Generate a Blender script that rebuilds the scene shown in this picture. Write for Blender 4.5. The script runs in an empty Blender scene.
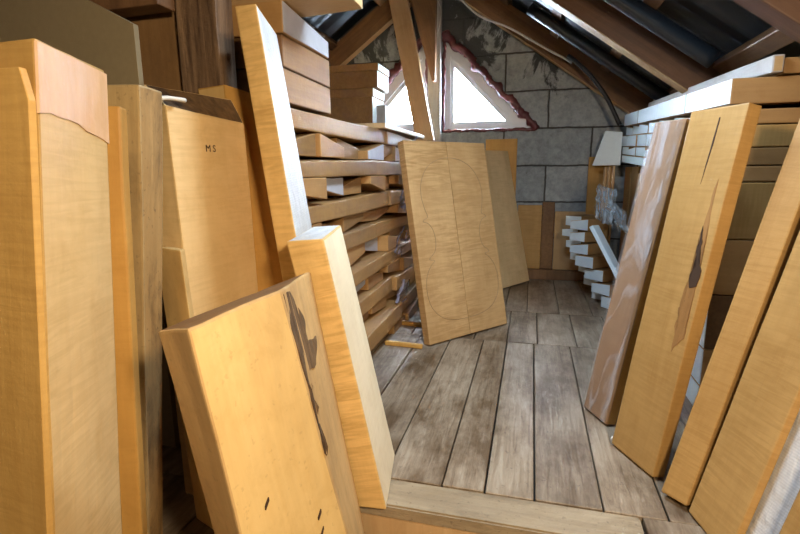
import bpy, bmesh, math, random
from mathutils import Vector as V, Matrix
from mathutils import noise as mn
S = bpy.context.scene
COL = S.collection
R = math.radians

# ------------------------------------------------------------------ materials
def nt(name):
    m = bpy.data.materials.new(name); m.use_nodes = True
    t = m.node_tree
    return m, t, t.nodes, t.links, t.nodes['Principled BSDF']

def ramp(N, stops):
    r = N.new('ShaderNodeValToRGB'); e = r.color_ramp.elements
    while len(e) < len(stops): e.new(.5)
    for i, (p, c) in enumerate(stops):
        e[i].position = p; e[i].color = (*c, 1) if len(c) == 3 else c
    return r

def mix(N, L, fac, a, b, mode='MIX'):
    m = N.new('ShaderNodeMix'); m.data_type = 'RGBA'; m.blend_type = mode
    for sock, v in ((m.inputs[0], fac), (m.inputs[6], a), (m.inputs[7], b)):
        if hasattr(v, 'is_linked'): L.new(v, sock)
        elif isinstance(v, (int, float)): sock.default_value = v
        else: sock.default_value = (*v, 1)
    return m.outputs[2]

def noise(N, L, vec, scale, detail=3, rough=.6, dist=0):
    n = N.new('ShaderNodeTexNoise'); n.inputs['Scale'].default_value = scale
    n.inputs['Detail'].default_value = detail; n.inputs['Roughness'].default_value = rough
    n.inputs['Distortion'].default_value = dist
    L.new(vec, n.inputs['Vector']); return n.outputs['Fac']

def mapping(N, L, vec, sc, loc=(0, 0, 0)):
    m = N.new('ShaderNodeMapping'); m.inputs['Scale'].default_value = sc
    m.inputs['Location'].default_value = loc
    L.new(vec, m.inputs['Vector']); return m.outputs['Vector']

def wood(name, light, dark, grain=.35, flame=.0, stain=.0, stain_col=(.10, .05, .02), rough=.55, long='Z',
         flame_scale=55, bump=.15, spec=.3, stain_scale=4.0, vary=.12, saw=0.0):
    """sawn maple: grain runs along the local long axis, flame stripes cross it"""
    m, t, N, L, P = nt(name)
    tc = N.new('ShaderNodeTexCoord'); oi = N.new('ShaderNodeObjectInfo')
    add = N.new('ShaderNodeVectorMath'); add.operation = 'ADD'
    mul = N.new('ShaderNodeVectorMath'); mul.operation = 'SCALE'; mul.inputs[0].default_value = (3.1, 5.7, 7.3)
    L.new(oi.outputs['Random'], mul.inputs['Scale'])
    L.new(tc.outputs['Object'], add.inputs[0]); L.new(mul.outputs[0], add.inputs[1])
    co = add.outputs[0]
    sc = {'Z': (26, 26, 1.6), 'Y': (26, 1.6, 26), 'X': (1.6, 26, 26)}[long]
    g = noise(N, L, mapping(N, L, co, sc), 2.0, 5, .65, .6)
    gr = ramp(N, [(.3, (0, 0, 0)), (.72, (1, 1, 1))]); L.new(g, gr.inputs[0])
    gm = N.new('ShaderNodeMath'); gm.operation = 'MULTIPLY'; gm.inputs[1].default_value = grain
    L.new(gr.outputs[0], gm.inputs[0])
    c = mix(N, L, gm.outputs[0], light, dark)
    broad = noise(N, L, mapping(N, L, co, tuple(s / 6 if s > 5 else s for s in sc)), 1.3, 2)
    br = ramp(N, [(.35, (.88, .84, .78)), (.65, (1.05, 1.03, 1.0))]); L.new(broad, br.inputs[0])
    c = mix(N, L, 1.0, c, br.outputs[0], 'MULTIPLY')
    h = g
    if flame > 0:
        k_ = flame_scale * 1.9
        s2 = {'Z': (9, 9, k_), 'Y': (9, k_, 9), 'X': (k_, 9, 9)}[long]
        wn = noise(N, L, mapping(N, L, co, s2), 1.0, 3, .55, .9)
        wr = ramp(N, [(.40, (0, 0, 0)), (.62, (1, 1, 1))]); L.new(wn, wr.inputs[0]); w = wr
        pat = ramp(N, [(.3, (.25, .25, .25)), (.6, (1, 1, 1))]); L.new(noise(N, L, co, 5.0, 2), pat.inputs[0])
        fm = N.new('ShaderNodeMath'); fm.operation = 'MULTIPLY'; L.new(w.outputs[0], fm.inputs[0]); L.new(pat.outputs[0], fm.inputs[1])
        f2 = N.new('ShaderNodeMath'); f2.operation = 'MULTIPLY'; f2.inputs[1].default_value = flame; L.new(fm.outputs[0], f2.inputs[0])
        c = mix(N, L, f2.outputs[0], c, tuple(q * f_ for q, f_ in zip(light, (.68, .60, .48))))
    if saw > 0:      # cross-cut saw marks
        w = N.new('ShaderNodeTexWave'); w.bands_direction = long; w.inputs['Scale'].default_value = 60
        w.inputs['Distortion'].default_value = 1.5
        L.new(co, w.inputs['Vector'])
        sm = N.new('ShaderNodeMath'); sm.operation = 'MULTIPLY'; sm.inputs[1].default_value = saw; L.new(w.outputs['Fac'], sm.inputs[0])
        c = mix(N, L, sm.outputs[0], c, tuple(q * .7 for q in dark))
    if stain > 0:
        s = noise(N, L, mapping(N, L, co, {'Z': (1, 1, .45), 'Y': (1, .45, 1), 'X': (.45, 1, 1)}[long]), stain_scale, 6, .7, .4)
        r = ramp(N, [(.47, (0, 0, 0)), (.64, (1, 1, 1))]); L.new(s, r.inputs[0])
        m2 = N.new('ShaderNodeMath'); m2.operation = 'MULTIPLY'; m2.inputs[1].default_value = stain; L.new(r.outputs[0], m2.inputs[0])
        c = mix(N, L, m2.outputs[0], c, stain_col)
        sp = noise(N, L, co, 90, 2); r2 = ramp(N, [(.64, (0, 0, 0)), (.70, (1, 1, 1))]); L.new(sp, r2.inputs[0])
        m3 = N.new('ShaderNodeMath'); m3.operation = 'MULTIPLY'; m3.inputs[1].default_value = stain * .6; L.new(r2.outputs[0], m3.inputs[0])
        c = mix(N, L, m3.outputs[0], c, stain_col)
    mo = noise(N, L, co, 14, 5, .7, .5)
    rm = ramp(N, [(.30, (.92, .89, .84)), (.5, (1, 1, 1)), (.7, (1.03, 1.03, 1.03))]); L.new(mo, rm.inputs[0])
    c = mix(N, L, 1.0, c, rm.outputs[0], 'MULTIPLY')
    hv = N.new('ShaderNodeHueSaturation'); L.new(c, hv.inputs['Color'])
    mr = N.new('ShaderNodeMapRange'); mr.inputs['To Min'].default_value = 1 - vary; mr.inputs['To Max'].default_value = 1 + vary
    L.new(oi.outputs['Random'], mr.inputs['Value']); L.new(mr.outputs[0], hv.inputs['Value'])
    L.new(hv.outputs[0], P.inputs['Base Color'])
    P.inputs['Roughness'].default_value = rough; P.inputs['Specular IOR Level'].default_value = spec
    b = N.new('ShaderNodeBump'); b.inputs['Strength'].default_value = bump; b.inputs['Distance'].default_value = .004
    fine = noise(N, L, co, 60, 3)
    hm = N.new('ShaderNodeMath'); hm.operation = 'ADD'; L.new(h, hm.inputs[0]); L.new(fine, hm.inputs[1])
    L.new(hm.outputs[0], b.inputs['Height']); L.new(b.outputs[0], P.inputs['Normal'])
    return m

def plain(name, col, rough=.6, metal=0, var=.2, scale=30, bump=.1, spec=.4):
    m, t, N, L, P = nt(name)
    tc = N.new('ShaderNodeTexCoord')
    n = noise(N, L, tc.outputs['Object'], scale, 4)
    c = mix(N, L, n, tuple(q * (1 - var) for q in col), tuple(min(1, q * (1 + var)) for q in col))
    L.new(c, P.inputs['Base Color']); P.inputs['Roughness'].default_value = rough
    P.inputs['Metallic'].default_value = metal; P.inputs['Specular IOR Level'].default_value = spec
    b = N.new('ShaderNodeBump'); b.inputs['Strength'].default_value = bump; b.inputs['Distance'].default_value = .004
    L.new(n, b.inputs['Height']); L.new(b.outputs[0], P.inputs['Normal'])
    return m

MAT = {}
MAT['amber'] = wood('amber_maple', (.64, .40, .13), (.46, .25, .06), .4, .4, .1, (.30, .15, .04), flame_scale=70)
MAT['pale'] = wood('pale_maple', (.80, .58, .29), (.64, .41, .16), .25, .35, .0, flame_scale=60)
MAT['pale_stain'] = wood('pale_stained_maple', (.74, .52, .22), (.58, .36, .12), .35, .0, .35, (.30, .15, .05), stain_scale=3)
MAT['flamed'] = wood('flamed_maple', (.72, .49, .20), (.58, .35, .12), .25, .8, .0, flame_scale=42)
MAT['pink'] = wood('rough_sawn_pink_end', (.74, .50, .30), (.55, .30, .15), .5, 0, .3, (.65, .50, .42), long='Z', stain_scale=9)
MAT['weather'] = wood('weathered_maple', (.54, .39, .19), (.32, .22, .10), .7, 0, .6, (.16, .11, .06), stain_scale=5)
MAT['gside'] = wood('brown_side_maple', (.60, .40, .18), (.42, .25, .10), .5, .1, .45, (.24, .14, .07), stain_scale=4)
MAT['bark'] = wood('waney_bark_edge', (.26, .16, .08), (.07, .045, .03), .9, 0, .8, (.03, .02, .02), bump=.6, stain_scale=8)
MAT['tan'] = wood('tan_maple', (.64, .40, .18), (.50, .29, .115), .3, .85, .0, flame_scale=42, vary=.06)
MAT['m3'] = wood('light_tan_board', (.80, .60, .34), (.64, .44, .22), .35, .3, .0, vary=.03)
MAT['filmed'] = wood('reddish_brown_board', (.32, .18, .085), (.22, .115, .05), .45, .35, .0, vary=.03)
MAT['weather2'] = wood('specked_orange_brown', (.50, .32, .13), (.28, .16, .06), .6, 0, .8, (.10, .06, .03), stain_scale=9)
MAT['post'] = wood('cracked_post', (.34, .22, .13), (.07, .04, .025), 1.0, 0, .3, (.04, .025, .02), bump=.8)
MAT['tan2'] = wood('light_brown_board', (.50, .33, .16), (.38, .23, .10), .35, .2, .0, vary=.05)
MAT['orange'] = wood('orange_maple', (.60, .34, .09), (.42, .21, .05), .4, .2, .1, vary=.04)
MAT['yellow'] = wood('yellow_maple', (.47, .285, .10), (.34, .185, .055), .4, .5, .0, flame_scale=60, vary=.06)
MAT['end'] = wood('brown_end_grain', (.38, .21, .08), (.20, .10, .038), .6, 0, .35, (.20, .12, .10), long='Y', vary=.3, stain_scale=6)
MAT['side'] = wood('billet_sawn_side', (.39, .22, .08), (.22, .115, .04), .5, .2, .45, (.16, .09, .06), long='X', vary=.25)
MAT['billet'] = wood('billet_wood', (.44, .25, .095), (.28, .145, .05), .4, 0, .25, (.25, .13, .06), vary=.22)
MAT['topend'] = wood('dark_sawn_end', (.27, .145, .06), (.13, .065, .028), .7, 0, .3, (.10, .05, .03), long='Y')
MAT['beam'] = wood('old_brown_beam', (.26, .14, .065), (.12, .06, .03), .7, 0, .35, (.05, .03, .02), vary=.08)
MAT['shaded_beam'] = wood('shaded_brown_rafter', (.15, .075, .04), (.07, .035, .02), .7, 0, .3, (.04, .025, .02), vary=.05)  # darker copy of the beam wood, right-slope shade put into the colour
MAT['lit_face'] = wood('lit_maple_face', (.86, .74, .53), (.72, .57, .36), .25, .12, 0, vary=.02)  # paler than the block's other faces: light on that side painted in
MAT['beam2'] = wood('brown_stained_plank', (.33, .19, .08), (.20, .11, .05), .6, 0, .25, (.08, .05, .03), vary=.04)
MAT['newbeam'] = wood('pale_spruce_beam', (.64, .44, .24), (.48, .29, .13), .5, 0, .1, vary=.05)
MAT['wax'] = plain('white_wax_end_coat', (.76, .87, .95), .45, 0, .08, 40)
MAT['greywax'] = plain('greyish_wax_end_coat', (.42, .40, .41), .5, 0, .15, 30)
MAT['rough'] = wood('cool_lit_sawn_face', (.70, .70, .70), (.48, .49, .52), .8, 0, 0, bump=.8, saw=.25, vary=.02)  # grey-white tint paints cool light onto rough-sawn wood
MAT['edgegrey'] = wood('greyish_plank_edge', (.50, .47, .46), (.34, .30, .27), .6, 0, .2, (.3, .25, .2), long='X')
MAT['sheet'] = plain('brown_fibreboard', (.33, .26, .15), .8, 0, .12, 60)
MAT['white_paint'] = plain('white_window_paint', (.84, .88, .93), .35, 0, .04, 12)
MAT['greypost'] = wood('grey_painted_post', (.55, .56, .58), (.34, .33, .33), .8, 0, .3, (.2, .18, .17))
MAT['foam'] = plain('dark_red_sealing_foam', (.13, .030, .035), .38, 0, .9, 30, 1.0, .6)
MAT['cable_w'] = plain('pale_cable_sheath', (.62, .60, .56), .5)
MAT['cable_b'] = plain('black_cable_sheath', (.015, .015, .017), .5)
MAT['pencil'] = plain('graphite_line', (.26, .17, .09), .6)
MAT['dark'] = plain('dark_void_gap', (.02, .015, .01), .9)
MAT['bone'] = plain('offwhite_plastic', (.75, .70, .60), .4)
MAT['hole'] = plain('blackened_knot', (.05, .025, .012), .9)
MAT['knotwood'] = wood('brown_knot_streak', (.36, .19, .065), (.22, .11, .04), .8, 0, .5, vary=.02)

def film(name, col, alpha):
    m, t, N, L, P = nt(name)
    tc = N.new('ShaderNodeTexCoord')
    n = noise(N, L, mapping(N, L, tc.outputs['Object'], (5, 5, 1.6)), 3.0, 3, .5, 1.6)
    r = ramp(N, [(.50, (alpha * .25,) * 3), (.66, (min(1, alpha * 1.6),) * 3)]); L.new(n, r.inputs[0])
    P.inputs['Base Color'].default_value = (*col, 1); P.inputs['Roughness'].default_value = .16
    P.inputs['Specular IOR Level'].default_value = .8
    L.new(r.outputs[0], P.inputs['Alpha'])
    b = N.new('ShaderNodeBump'); b.inputs['Strength'].default_value = .7; b.inputs['Distance'].default_value = .01
    L.new(n, b.inputs['Height']); L.new(b.outputs[0], P.inputs['Normal'])
    return m
MAT['film'] = film('clear_stretch_film', (.66, .62, .62), .2)
MAT['sheetfilm'] = film('milky_plastic_film', (.70, .82, .92), .8)
MAT['purplefilm'] = film('crumpled_purple_film', (.50, .48, .62), .55)

# floor: grey worn boards, one tone per board
def floor_mat():
    m, t, N, L, P = nt('grey_floorboards')
    tc = N.new('ShaderNodeTexCoord'); geo = N.new('ShaderNodeNewGeometry')
    sc = N.new('ShaderNodeVectorMath'); sc.operation = 'SCALE'; sc.inputs[0].default_value = (9, 17, 5)
    L.new(geo.outputs['Random Per Island'], sc.inputs['Scale'])
    a = N.new('ShaderNodeVectorMath'); a.operation = 'ADD'; L.new(tc.outputs['Object'], a.inputs[0]); L.new(sc.outputs[0], a.inputs[1])
    co = a.outputs[0]
    g = noise(N, L, mapping(N, L, co, (30, 2.2, 30)), 2.2, 6, .7, .8)
    r = ramp(N, [(.25, (.13, .085, .05)), (.45, (.285, .215, .145)), (.75, (.42, .345, .255))]); L.new(g, r.inputs[0])
    d = noise(N, L, mapping(N, L, co, (3, 1.4, 3)), 2.2, 5, .7)
    rd = ramp(N, [(.38, (.42, .35, .28)), (.60, (1.05, 1.05, 1.05))]); L.new(d, rd.inputs[0])
    c = mix(N, L, 1, r.outputs[0], rd.outputs[0], 'MULTIPLY')
    k = N.new('ShaderNodeTexVoronoi'); k.inputs['Scale'].default_value = 5.0; L.new(mapping(N, L, co, (1, .35, 1)), k.inputs['Vector'])
    rk = ramp(N, [(.03, (1, 1, 1)), (.075, (0, 0, 0))]); L.new(k.outputs['Distance'], rk.inputs[0])
    c = mix(N, L, rk.outputs[0], c, (.13, .07, .035))
    sp = noise(N, L, co, 55, 3, .7); rs = ramp(N, [(.62, (0, 0, 0)), (.72, (.6, .6, .6))]); L.new(sp, rs.inputs[0])
    c = mix(N, L, rs.outputs[0], c, (.10, .07, .05))
    hv = N.new('ShaderNodeHueSaturation'); L.new(c, hv.inputs['Color'])
    mr = N.new('ShaderNodeMapRange'); mr.inputs['To Min'].default_value = .88; mr.inputs['To Max'].default_value = 1.16
    L.new(geo.outputs['Random Per Island'], mr.inputs['Value']); L.new(mr.outputs[0], hv.inputs['Value'])
    L.new(hv.outputs[0], P.inputs['Base Color']); P.inputs['Roughness'].default_value = .42
    b = N.new('ShaderNodeBump'); b.inputs['Strength'].default_value = .35; b.inputs['Distance'].default_value = .005
    L.new(g, b.inputs['Height']); L.new(b.outputs[0], P.inputs['Normal'])
    return m
MAT['floor'] = floor_mat()

def wall_mat():
    m, t, N, L, P = nt('aerated_block_wall')
    tc = N.new('ShaderNodeTexCoord')
    sx = N.new('ShaderNodeSeparateXYZ'); L.new(tc.outputs['Object'], sx.inputs[0])
    cx = N.new('ShaderNodeCombineXYZ'); L.new(sx.outputs['X'], cx.inputs['X']); L.new(sx.outputs['Z'], cx.inputs['Y'])
    wob = noise(N, L, tc.outputs['Object'], 6, 3)
    wv = N.new('ShaderNodeVectorMath'); wv.operation = 'ADD'
    wsc = N.new('ShaderNodeMath'); wsc.operation = 'MULTIPLY_ADD'; wsc.inputs[1].default_value = .02; wsc.inputs[2].default_value = -.01
    L.new(wob, wsc.inputs[0])
    L.new(mapping(N, L, cx.outputs[0], (1, 1, 1), (.469, -.75 + .236 * 20, 0)), wv.inputs[0]); L.new(wsc.outputs[0], wv.inputs[1])
    b = N.new('ShaderNodeTexBrick'); b.offset = .5; b.offset_frequency = 2
    for k, v in (('Scale', 1), ('Mortar Size', .0065), ('Mortar Smooth', .35), ('Bias', 0), ('Brick Width', .55), ('Row Height', .236)):
        b.inputs[k].default_value = v
    b.inputs['Color1'].default_value = (.31, .34, .355, 1); b.inputs['Color2'].default_value = (.39, .42, .435, 1)
    b.inputs['Mortar'].default_value = (.075, .072, .068, 1)
    L.new(wv.outputs[0], b.inputs['Vector'])
    fine = noise(N, L, tc.outputs['Object'], 25, 6, .7)
    rf = ramp(N, [(.35, (.72, .72, .72)), (.65, (1.12, 1.12, 1.12))]); L.new(fine, rf.inputs[0])
    c = mix(N, L, 1, b.outputs['Color'], rf.outputs[0], 'MULTIPLY')
    # black tarry coat smeared over the upper courses, ragged lower border
    t1 = noise(N, L, mapping(N, L, tc.outputs['Object'], (1.6, 1, 1)), 3.2, 8, .72, .5)
    zm = N.new('ShaderNodeMapRange'); zm.inputs['From Min'].default_value = 1.0; zm.inputs['From Max'].default_value = 1.75
    zm.inputs['To Min'].default_value = -.17; zm.inputs['To Max'].default_value = .14
    L.new(sx.outputs['Z'], zm.inputs['Value'])
    ad = N.new('ShaderNodeMath'); ad.operation = 'ADD'; L.new(t1, ad.inputs[0]); L.new(zm.outputs[0], ad.inputs[1])
    rt = ramp(N, [(.515, (0, 0, 0)), (.56, (1, 1, 1))]); L.new(ad.outputs[0], rt.inputs[0])
    c = mix(N, L, rt.outputs[0], c, (.055, .062, .066))
    t2 = noise(N, L, tc.outputs['Object'], 4.3, 7, .75, .3)
    r2 = ramp(N, [(.64, (0, 0, 0)), (.68, (.85, .85, .85))]); L.new(t2, r2.inputs[0])
    c = mix(N, L, r2.outputs[0], c, (.085, .082, .078))
    L.new(c, P.inputs['Base Color']); P.inputs['Roughness'].default_value = .9
    bm_ = N.new('ShaderNodeBump'); bm_.inputs['Strength'].default_value = .6; bm_.inputs['Distance'].default_value = .01
    hh = N.new('ShaderNodeMath'); hh.operation = 'SUBTRACT'; L.new(fine, hh.inputs[0]); L.new(b.outputs['Fac'], hh.inputs[1])
    L.new(hh.outputs[0], bm_.inputs['Height']); L.new(bm_.outputs[0], P.inputs['Normal'])
    return m
MAT['wall'] = wall_mat()
MAT['brick'] = plain('dull_side_boarding', (.22, .17, .12), .9, 0, .3, 8)
MAT['roof'] = plain('dark_corrugated_roofing', (.022, .030, .038), .35, .0, .4, 6, .1, .7)

def glass_mat():
    m, t, N, L, P = nt('window_glass')
    out = [n for n in N if n.type == 'OUTPUT_MATERIAL'][0]
    tr = N.new('ShaderNodeBsdfTransparent'); tr.inputs[0].default_value = (.95, .97, 1, 1)
    gl = N.new('ShaderNodeBsdfGlossy'); gl.inputs['Roughness'].default_value = .02
    fr = N.new('ShaderNodeFresnel'); fr.inputs[0].default_value = 1.45
    mx = N.new('ShaderNodeMixShader'); L.new(fr.outputs[0], mx.inputs[0]); L.new(tr.outputs[0], mx.inputs[1]); L.new(gl.outputs[0], mx.inputs[2])
    L.new(mx.outputs[0], out.inputs['Surface']); N.remove(P)
    return m
MAT['glass'] = glass_mat()

# ------------------------------------------------------------------ helpers
def tag(o, label=None, cat=None, group=None, kind=None):
    if label: o['label'] = label
    if cat: o['category'] = cat
    if group: o['group'] = group
    if kind: o['kind'] = kind
    return o

def link(name, me, mat, parent=None, matrix=None, mats=None):
    for mm in (mats or [mat]): me.materials.append(MAT[mm] if isinstance(mm, str) else mm)
    o = bpy.data.objects.new(name, me); COL.objects.link(o)
    if parent is not None: o.parent = parent
    if matrix is not None: o.matrix_local = matrix
    return o

HEX = [(0, 1, 2, 3), (5, 4, 7, 6), (4, 0, 3, 7), (1, 5, 6, 2), (3, 2, 6, 7), (4, 5, 1, 0)]   # front back left right top bottom
def hexmesh(name, c, cuts=5, rough=.0, bevel=.003, seed=0, faces=None, mesh=True):
    """c: 8 local corners BL BR TR TL (front) then the same at the back"""
    bm = bmesh.new(); vs = [bm.verts.new(p) for p in c]
    fs = [bm.faces.new([vs[i] for i in q]) for q in HEX]
    if faces:
        for i, mi in faces.items(): fs[i].material_index = mi
    if bevel: bmesh.ops.bevel(bm, geom=bm.edges[:], offset=bevel, segments=2, profile=.6, affect='EDGES', clamp_overlap=True)
    if rough:
        long = sorted((e for e in bm.edges if e.calc_length() > .04), key=lambda e: -e.calc_length())
        bmesh.ops.subdivide_edges(bm, edges=long, cuts=cuts, use_grid_fill=True)
        for v in bm.verts:
            n = mn.noise_vector(v.co * 7 + V((seed, seed * 2, 0))) * rough + mn.noise_vector(v.co * 28 + V((seed, 0, 9))) * rough * .35
            v.co += n
    bmesh.ops.recalc_face_normals(bm, faces=bm.faces)
    me = bpy.data.meshes.new(name); bm.to_mesh(me); bm.free()
    return me

def frame(o, u, v):
    """matrix: x along u, z along v, y = into the board"""
    v = v.normalized(); y = v.cross(u).normalized(); x = y.cross(v).normalized()
    return Matrix(((x.x, y.x, v.x, o.x), (x.y, y.y, v.y, o.y), (x.z, y.z, v.z, o.z), (0, 0, 0, 1)))

def block(name, front, back, mat, label, cat='wood block', rough=.0015, bevel=.004, cuts=6, seed=1, mats=None, faces=None, group=None, base=0.0):
    """board or billet from world corners; front/back = BL BR TR TL as seen from its face"""
    f = [V(p) for p in front]; b = [V(p) for p in back]
    M = frame(f[0], f[1] - f[0], (f[3] - f[0] + f[2] - f[1]))
    Mi = M.inverted(); c = [Mi @ p for p in f + b]
    me = hexmesh(name, c, cuts, rough, bevel, seed, faces)
    o = link(name, me, mat, None, M, mats)
    return tag(o, label, cat, group)

def board(name, BL, BR, v, L_, t, mat, label, cat='board', vr=None, lift=True, **k):
    """leaning board: bottom front corners, lean vector (per unit z), length, thickness"""
    BL = V(BL); BR = V(BR); v = V(v); vr = V(vr) if vr is not None else v
    vn = v.normalized(); n = vn.cross((BR - BL)).normalized()
    up = V((0, 0, max(0, -n.z * t))) if lift else V((0, 0, 0))
    TL = BL + vn * L_; TR = BR + vr.normalized() * L_
    f = [p + up for p in (BL, BR, TR, TL)]; b = [p + n * t for p in f]
    return block(name, f, b, mat, label, cat, **k)

def box(bm, x0, x1, y0, y1, z0, z1):
    vs = [bm.verts.new(p) for p in ((x0, y0, z0), (x1, y0, z0), (x1, y0, z1), (x0, y0, z1), (x0, y1, z0), (x1, y1, z0), (x1, y1, z1), (x0, y1, z1))]
    return [bm.faces.new([vs[i] for i in q]) for q in HEX]

def fin(bm, name, mat, parent=None, matrix=None, mats=None, smooth=False):
    bmesh.ops.recalc_face_normals(bm, faces=bm.faces)
    me = bpy.data.meshes.new(name); bm.to_mesh(me); bm.free()
    if smooth:
        for p in me.polygons: p.use_smooth = True
    return link(name, me, mat, parent, matrix, mats)

def tube(name, pts, r, mat, parent=None, seg=10, wob=0, sub=6, matrix=None, seed=0, flat=1.0):
    pts = [V(p) for p in pts]; path = []
    for i in range(len(pts) - 1):
        p0 = pts[max(i - 1, 0)]; p1 = pts[i]; p2 = pts[i + 1]; p3 = pts[min(i + 2, len(pts) - 1)]
        for k in range(sub):
            t = k / sub
            path.append(.5 * ((2 * p1) + (-p0 + p2) * t + (2 * p0 - 5 * p1 + 4 * p2 - p3) * t * t + (-p0 + 3 * p1 - 3 * p2 + p3) * t ** 3))
    path.append(pts[-1])
    bm = bmesh.new(); rings = []; prev = None
    for i, p in enumerate(path):
        d = (path[min(i + 1, len(path) - 1)] - path[max(i - 1, 0)]).normalized()
        if prev is None: a = d.orthogonal().normalized()
        else: a = (prev - d * prev.dot(d)).normalized()
        prev = a; b = d.cross(a); ring = []
        for k in range(seg):
            an = 2 * math.pi * k / seg; q = a * math.cos(an) + b * math.sin(an) * flat
            rr = r * (1 + wob * mn.noise((p + q * r) * 38 + V((seed, 0, 0))))
            ring.append(bm.verts.new(p + q * rr))
        rings.append(ring)
    for i in range(len(rings) - 1):
        for k in range(seg):
            bm.faces.new([rings[i][k], rings[i][(k + 1) % seg], rings[i + 1][(k + 1) % seg], rings[i + 1][k]])
    bm.faces.new(rings[0]); bm.faces.new(rings[-1][::-1])
    return fin(bm, name, mat, parent, matrix, smooth=True)

# ------------------------------------------------------------------ the setting
W = 3.417                    # gable wall
RZ, SL, RX = 1.903, .7066, -.65   # ridge underside height, slope, ridge x
def und(x): return RZ - SL * abs(x - RX)

# floor
bm = bmesh.new(); rnd = random.Random(4)
def plank(x0, x1, y0, y1, z=0, th=.03):
    g = rnd.uniform(.0012, .0026)
    fs = box(bm, x0 + g, x1 - g, y0 + g * .7, y1 - g * .7, z - th, z + rnd.uniform(-.0012, .0012))
rows = [(1.015, 2.05, [-1.9, -1.75, -1.58, -1.4, -1.24, -1.06, -.9, -.74, -.6, -.455, -.318, -.177, -.078, .033, .177, .305, .45, .6, .76, .9, 1.06, 1.2, 1.36, 1.52]),
        (2.05, 2.53, [-1.9, -1.7, -1.5, -1.32, -1.13, -.95, -.8, -.65, -.5, -.36, -.22, -.08, .048, .207, .36, .5, .66, .82, .98, 1.14, 1.3, 1.52]),
        (2.53, W, [-1.9, -1.72, -1.55, -1.4, -1.2, -1.04, -.9, -.7, -.56, -.4, -.25, -.112, .0, .16, .32, .47, .63, .8, .97, 1.15, 1.35, 1.52])]
for y0, y1, xs in rows:
    for a, b in zip(xs, xs[1:]):
        plank(a, b, y0, y1)
plank(-1.9, -.5, .90, 1.013); plank(.252, 1.52, .90, 1.013)
for a, b in zip([-1.9, -1.7, -1.52, -1.35, -1.18, -1.0, -.83, -.67, -.5], [-1.7, -1.52, -1.35, -1.18, -1.0, -.83, -.67, -.5]): plank(a, b, -1.3, .90)
for a, b in zip([.252, .4, .55, .72, .9, 1.06, 1.22, 1.38], [.4, .55, .72, .9, 1.06, 1.22, 1.38, 1.52]): plank(a, b, -1.3, .90)
for k in range(7): plank(-.5 + k * .107, -.5 + (k + 1) * .107, -1.3, .915, -.18)
bmesh.ops.bevel(bm, geom=[e for e in bm.edges], offset=.0018, segments=1, affect='EDGES')
fl = fin(bm, 'floor', 'floor'); tag(fl, 'worn grey wooden floorboards with dark gaps', kind='structure')
bm = bmesh.new(); box(bm, -1.92, 1.54, -1.32, W + .02, -.30, -.215)
box(bm, -1.92, -.5, -1.32, .915, -.214, -.034); box(bm, .25, 1.54, -1.32, .9, -.214, -.034); box(bm, -1.92, 1.54, .925, W, -.214, -.034)
sf = fin(bm, 'floor', 'dark'); tag(sf, 'dark underfloor below the boards', kind='structure')
bm = bmesh.new(); box(bm, -.497, .247, .916, 1.011, -.032, 0.001)
bmesh.ops.bevel(bm, geom=bm.edges[:], offset=.004, segments=2, affect='EDGES')
MAT['cross'] = wood('worn_cross_board', (.46, .37, .25), (.26, .20, .13), .7, 0, .7, (.14, .10, .06), long='X', stain_scale=7, bump=.6)
o = fin(bm, 'trim_3', 'cross'); tag(o, 'worn tan cross board along the step edge', kind='structure')
bm = bmesh.new(); box(bm, -.5, .25, .9165, .924, -.18, -.0325)
o = fin(bm, 'trim_1', 'newbeam'); tag(o, 'raw pale wooden riser under the cross board', kind='structure')

# gable wall with two triangular openings
def tri_fill(loops, y):
    bm = bmesh.new()
    for lp in loops:
        vs = [bm.verts.new((x, y, z)) for x, z in lp]
        for i in range(len(vs)): bm.edges.new((vs[i], vs[(i + 1) % len(vs)]))
    bmesh.ops.triangle_fill(bm, use_beauty=True, edges=bm.edges[:])
    return bm
WT = [(-.598, 1.62), (-.598, .988), (.018, .984)]
WTL = [(-.712, 1.62), (-1.328, .984), (-.712, .988)]
outer = [(-1.92, -.2), (1.54, -.2), (1.54, und(1.54) + .22), (RX, RZ + .22), (-1.92, und(-1.92) + .22)]
bm = tri_fill([outer, WT, WTL], W)
r = bmesh.ops.extrude_face_region(bm, geom=bm.faces[:])
bmesh.ops.translate(bm, verts=[v for v in r['geom'] if isinstance(v, bmesh.types.BMVert)], vec=(0, .22, 0))
o = fin(bm, 'wall_back', 'wall'); tag(o, 'grey aerated block gable wall smeared with black tar', kind='structure')
# side and rear walls
bm = bmesh.new(); box(bm, 1.52, 1.56, -1.34, W, -.25, und(1.52) + .2)
tag(fin(bm, 'wall_right', 'brick'), 'dull boarding behind the right stack', kind='structure')
bm = bmesh.new(); box(bm, -1.94, -1.90, -1.34, W, -.25, und(-1.9) + .2)
tag(fin(bm, 'wall_left', 'brick'), 'dull boarding along the left eaves', kind='structure')
bm = tri_fill([outer], -1.34)
tag(fin(bm, 'wall_front', 'brick'), 'boarding closing the attic behind the viewer', kind='structure')

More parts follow.
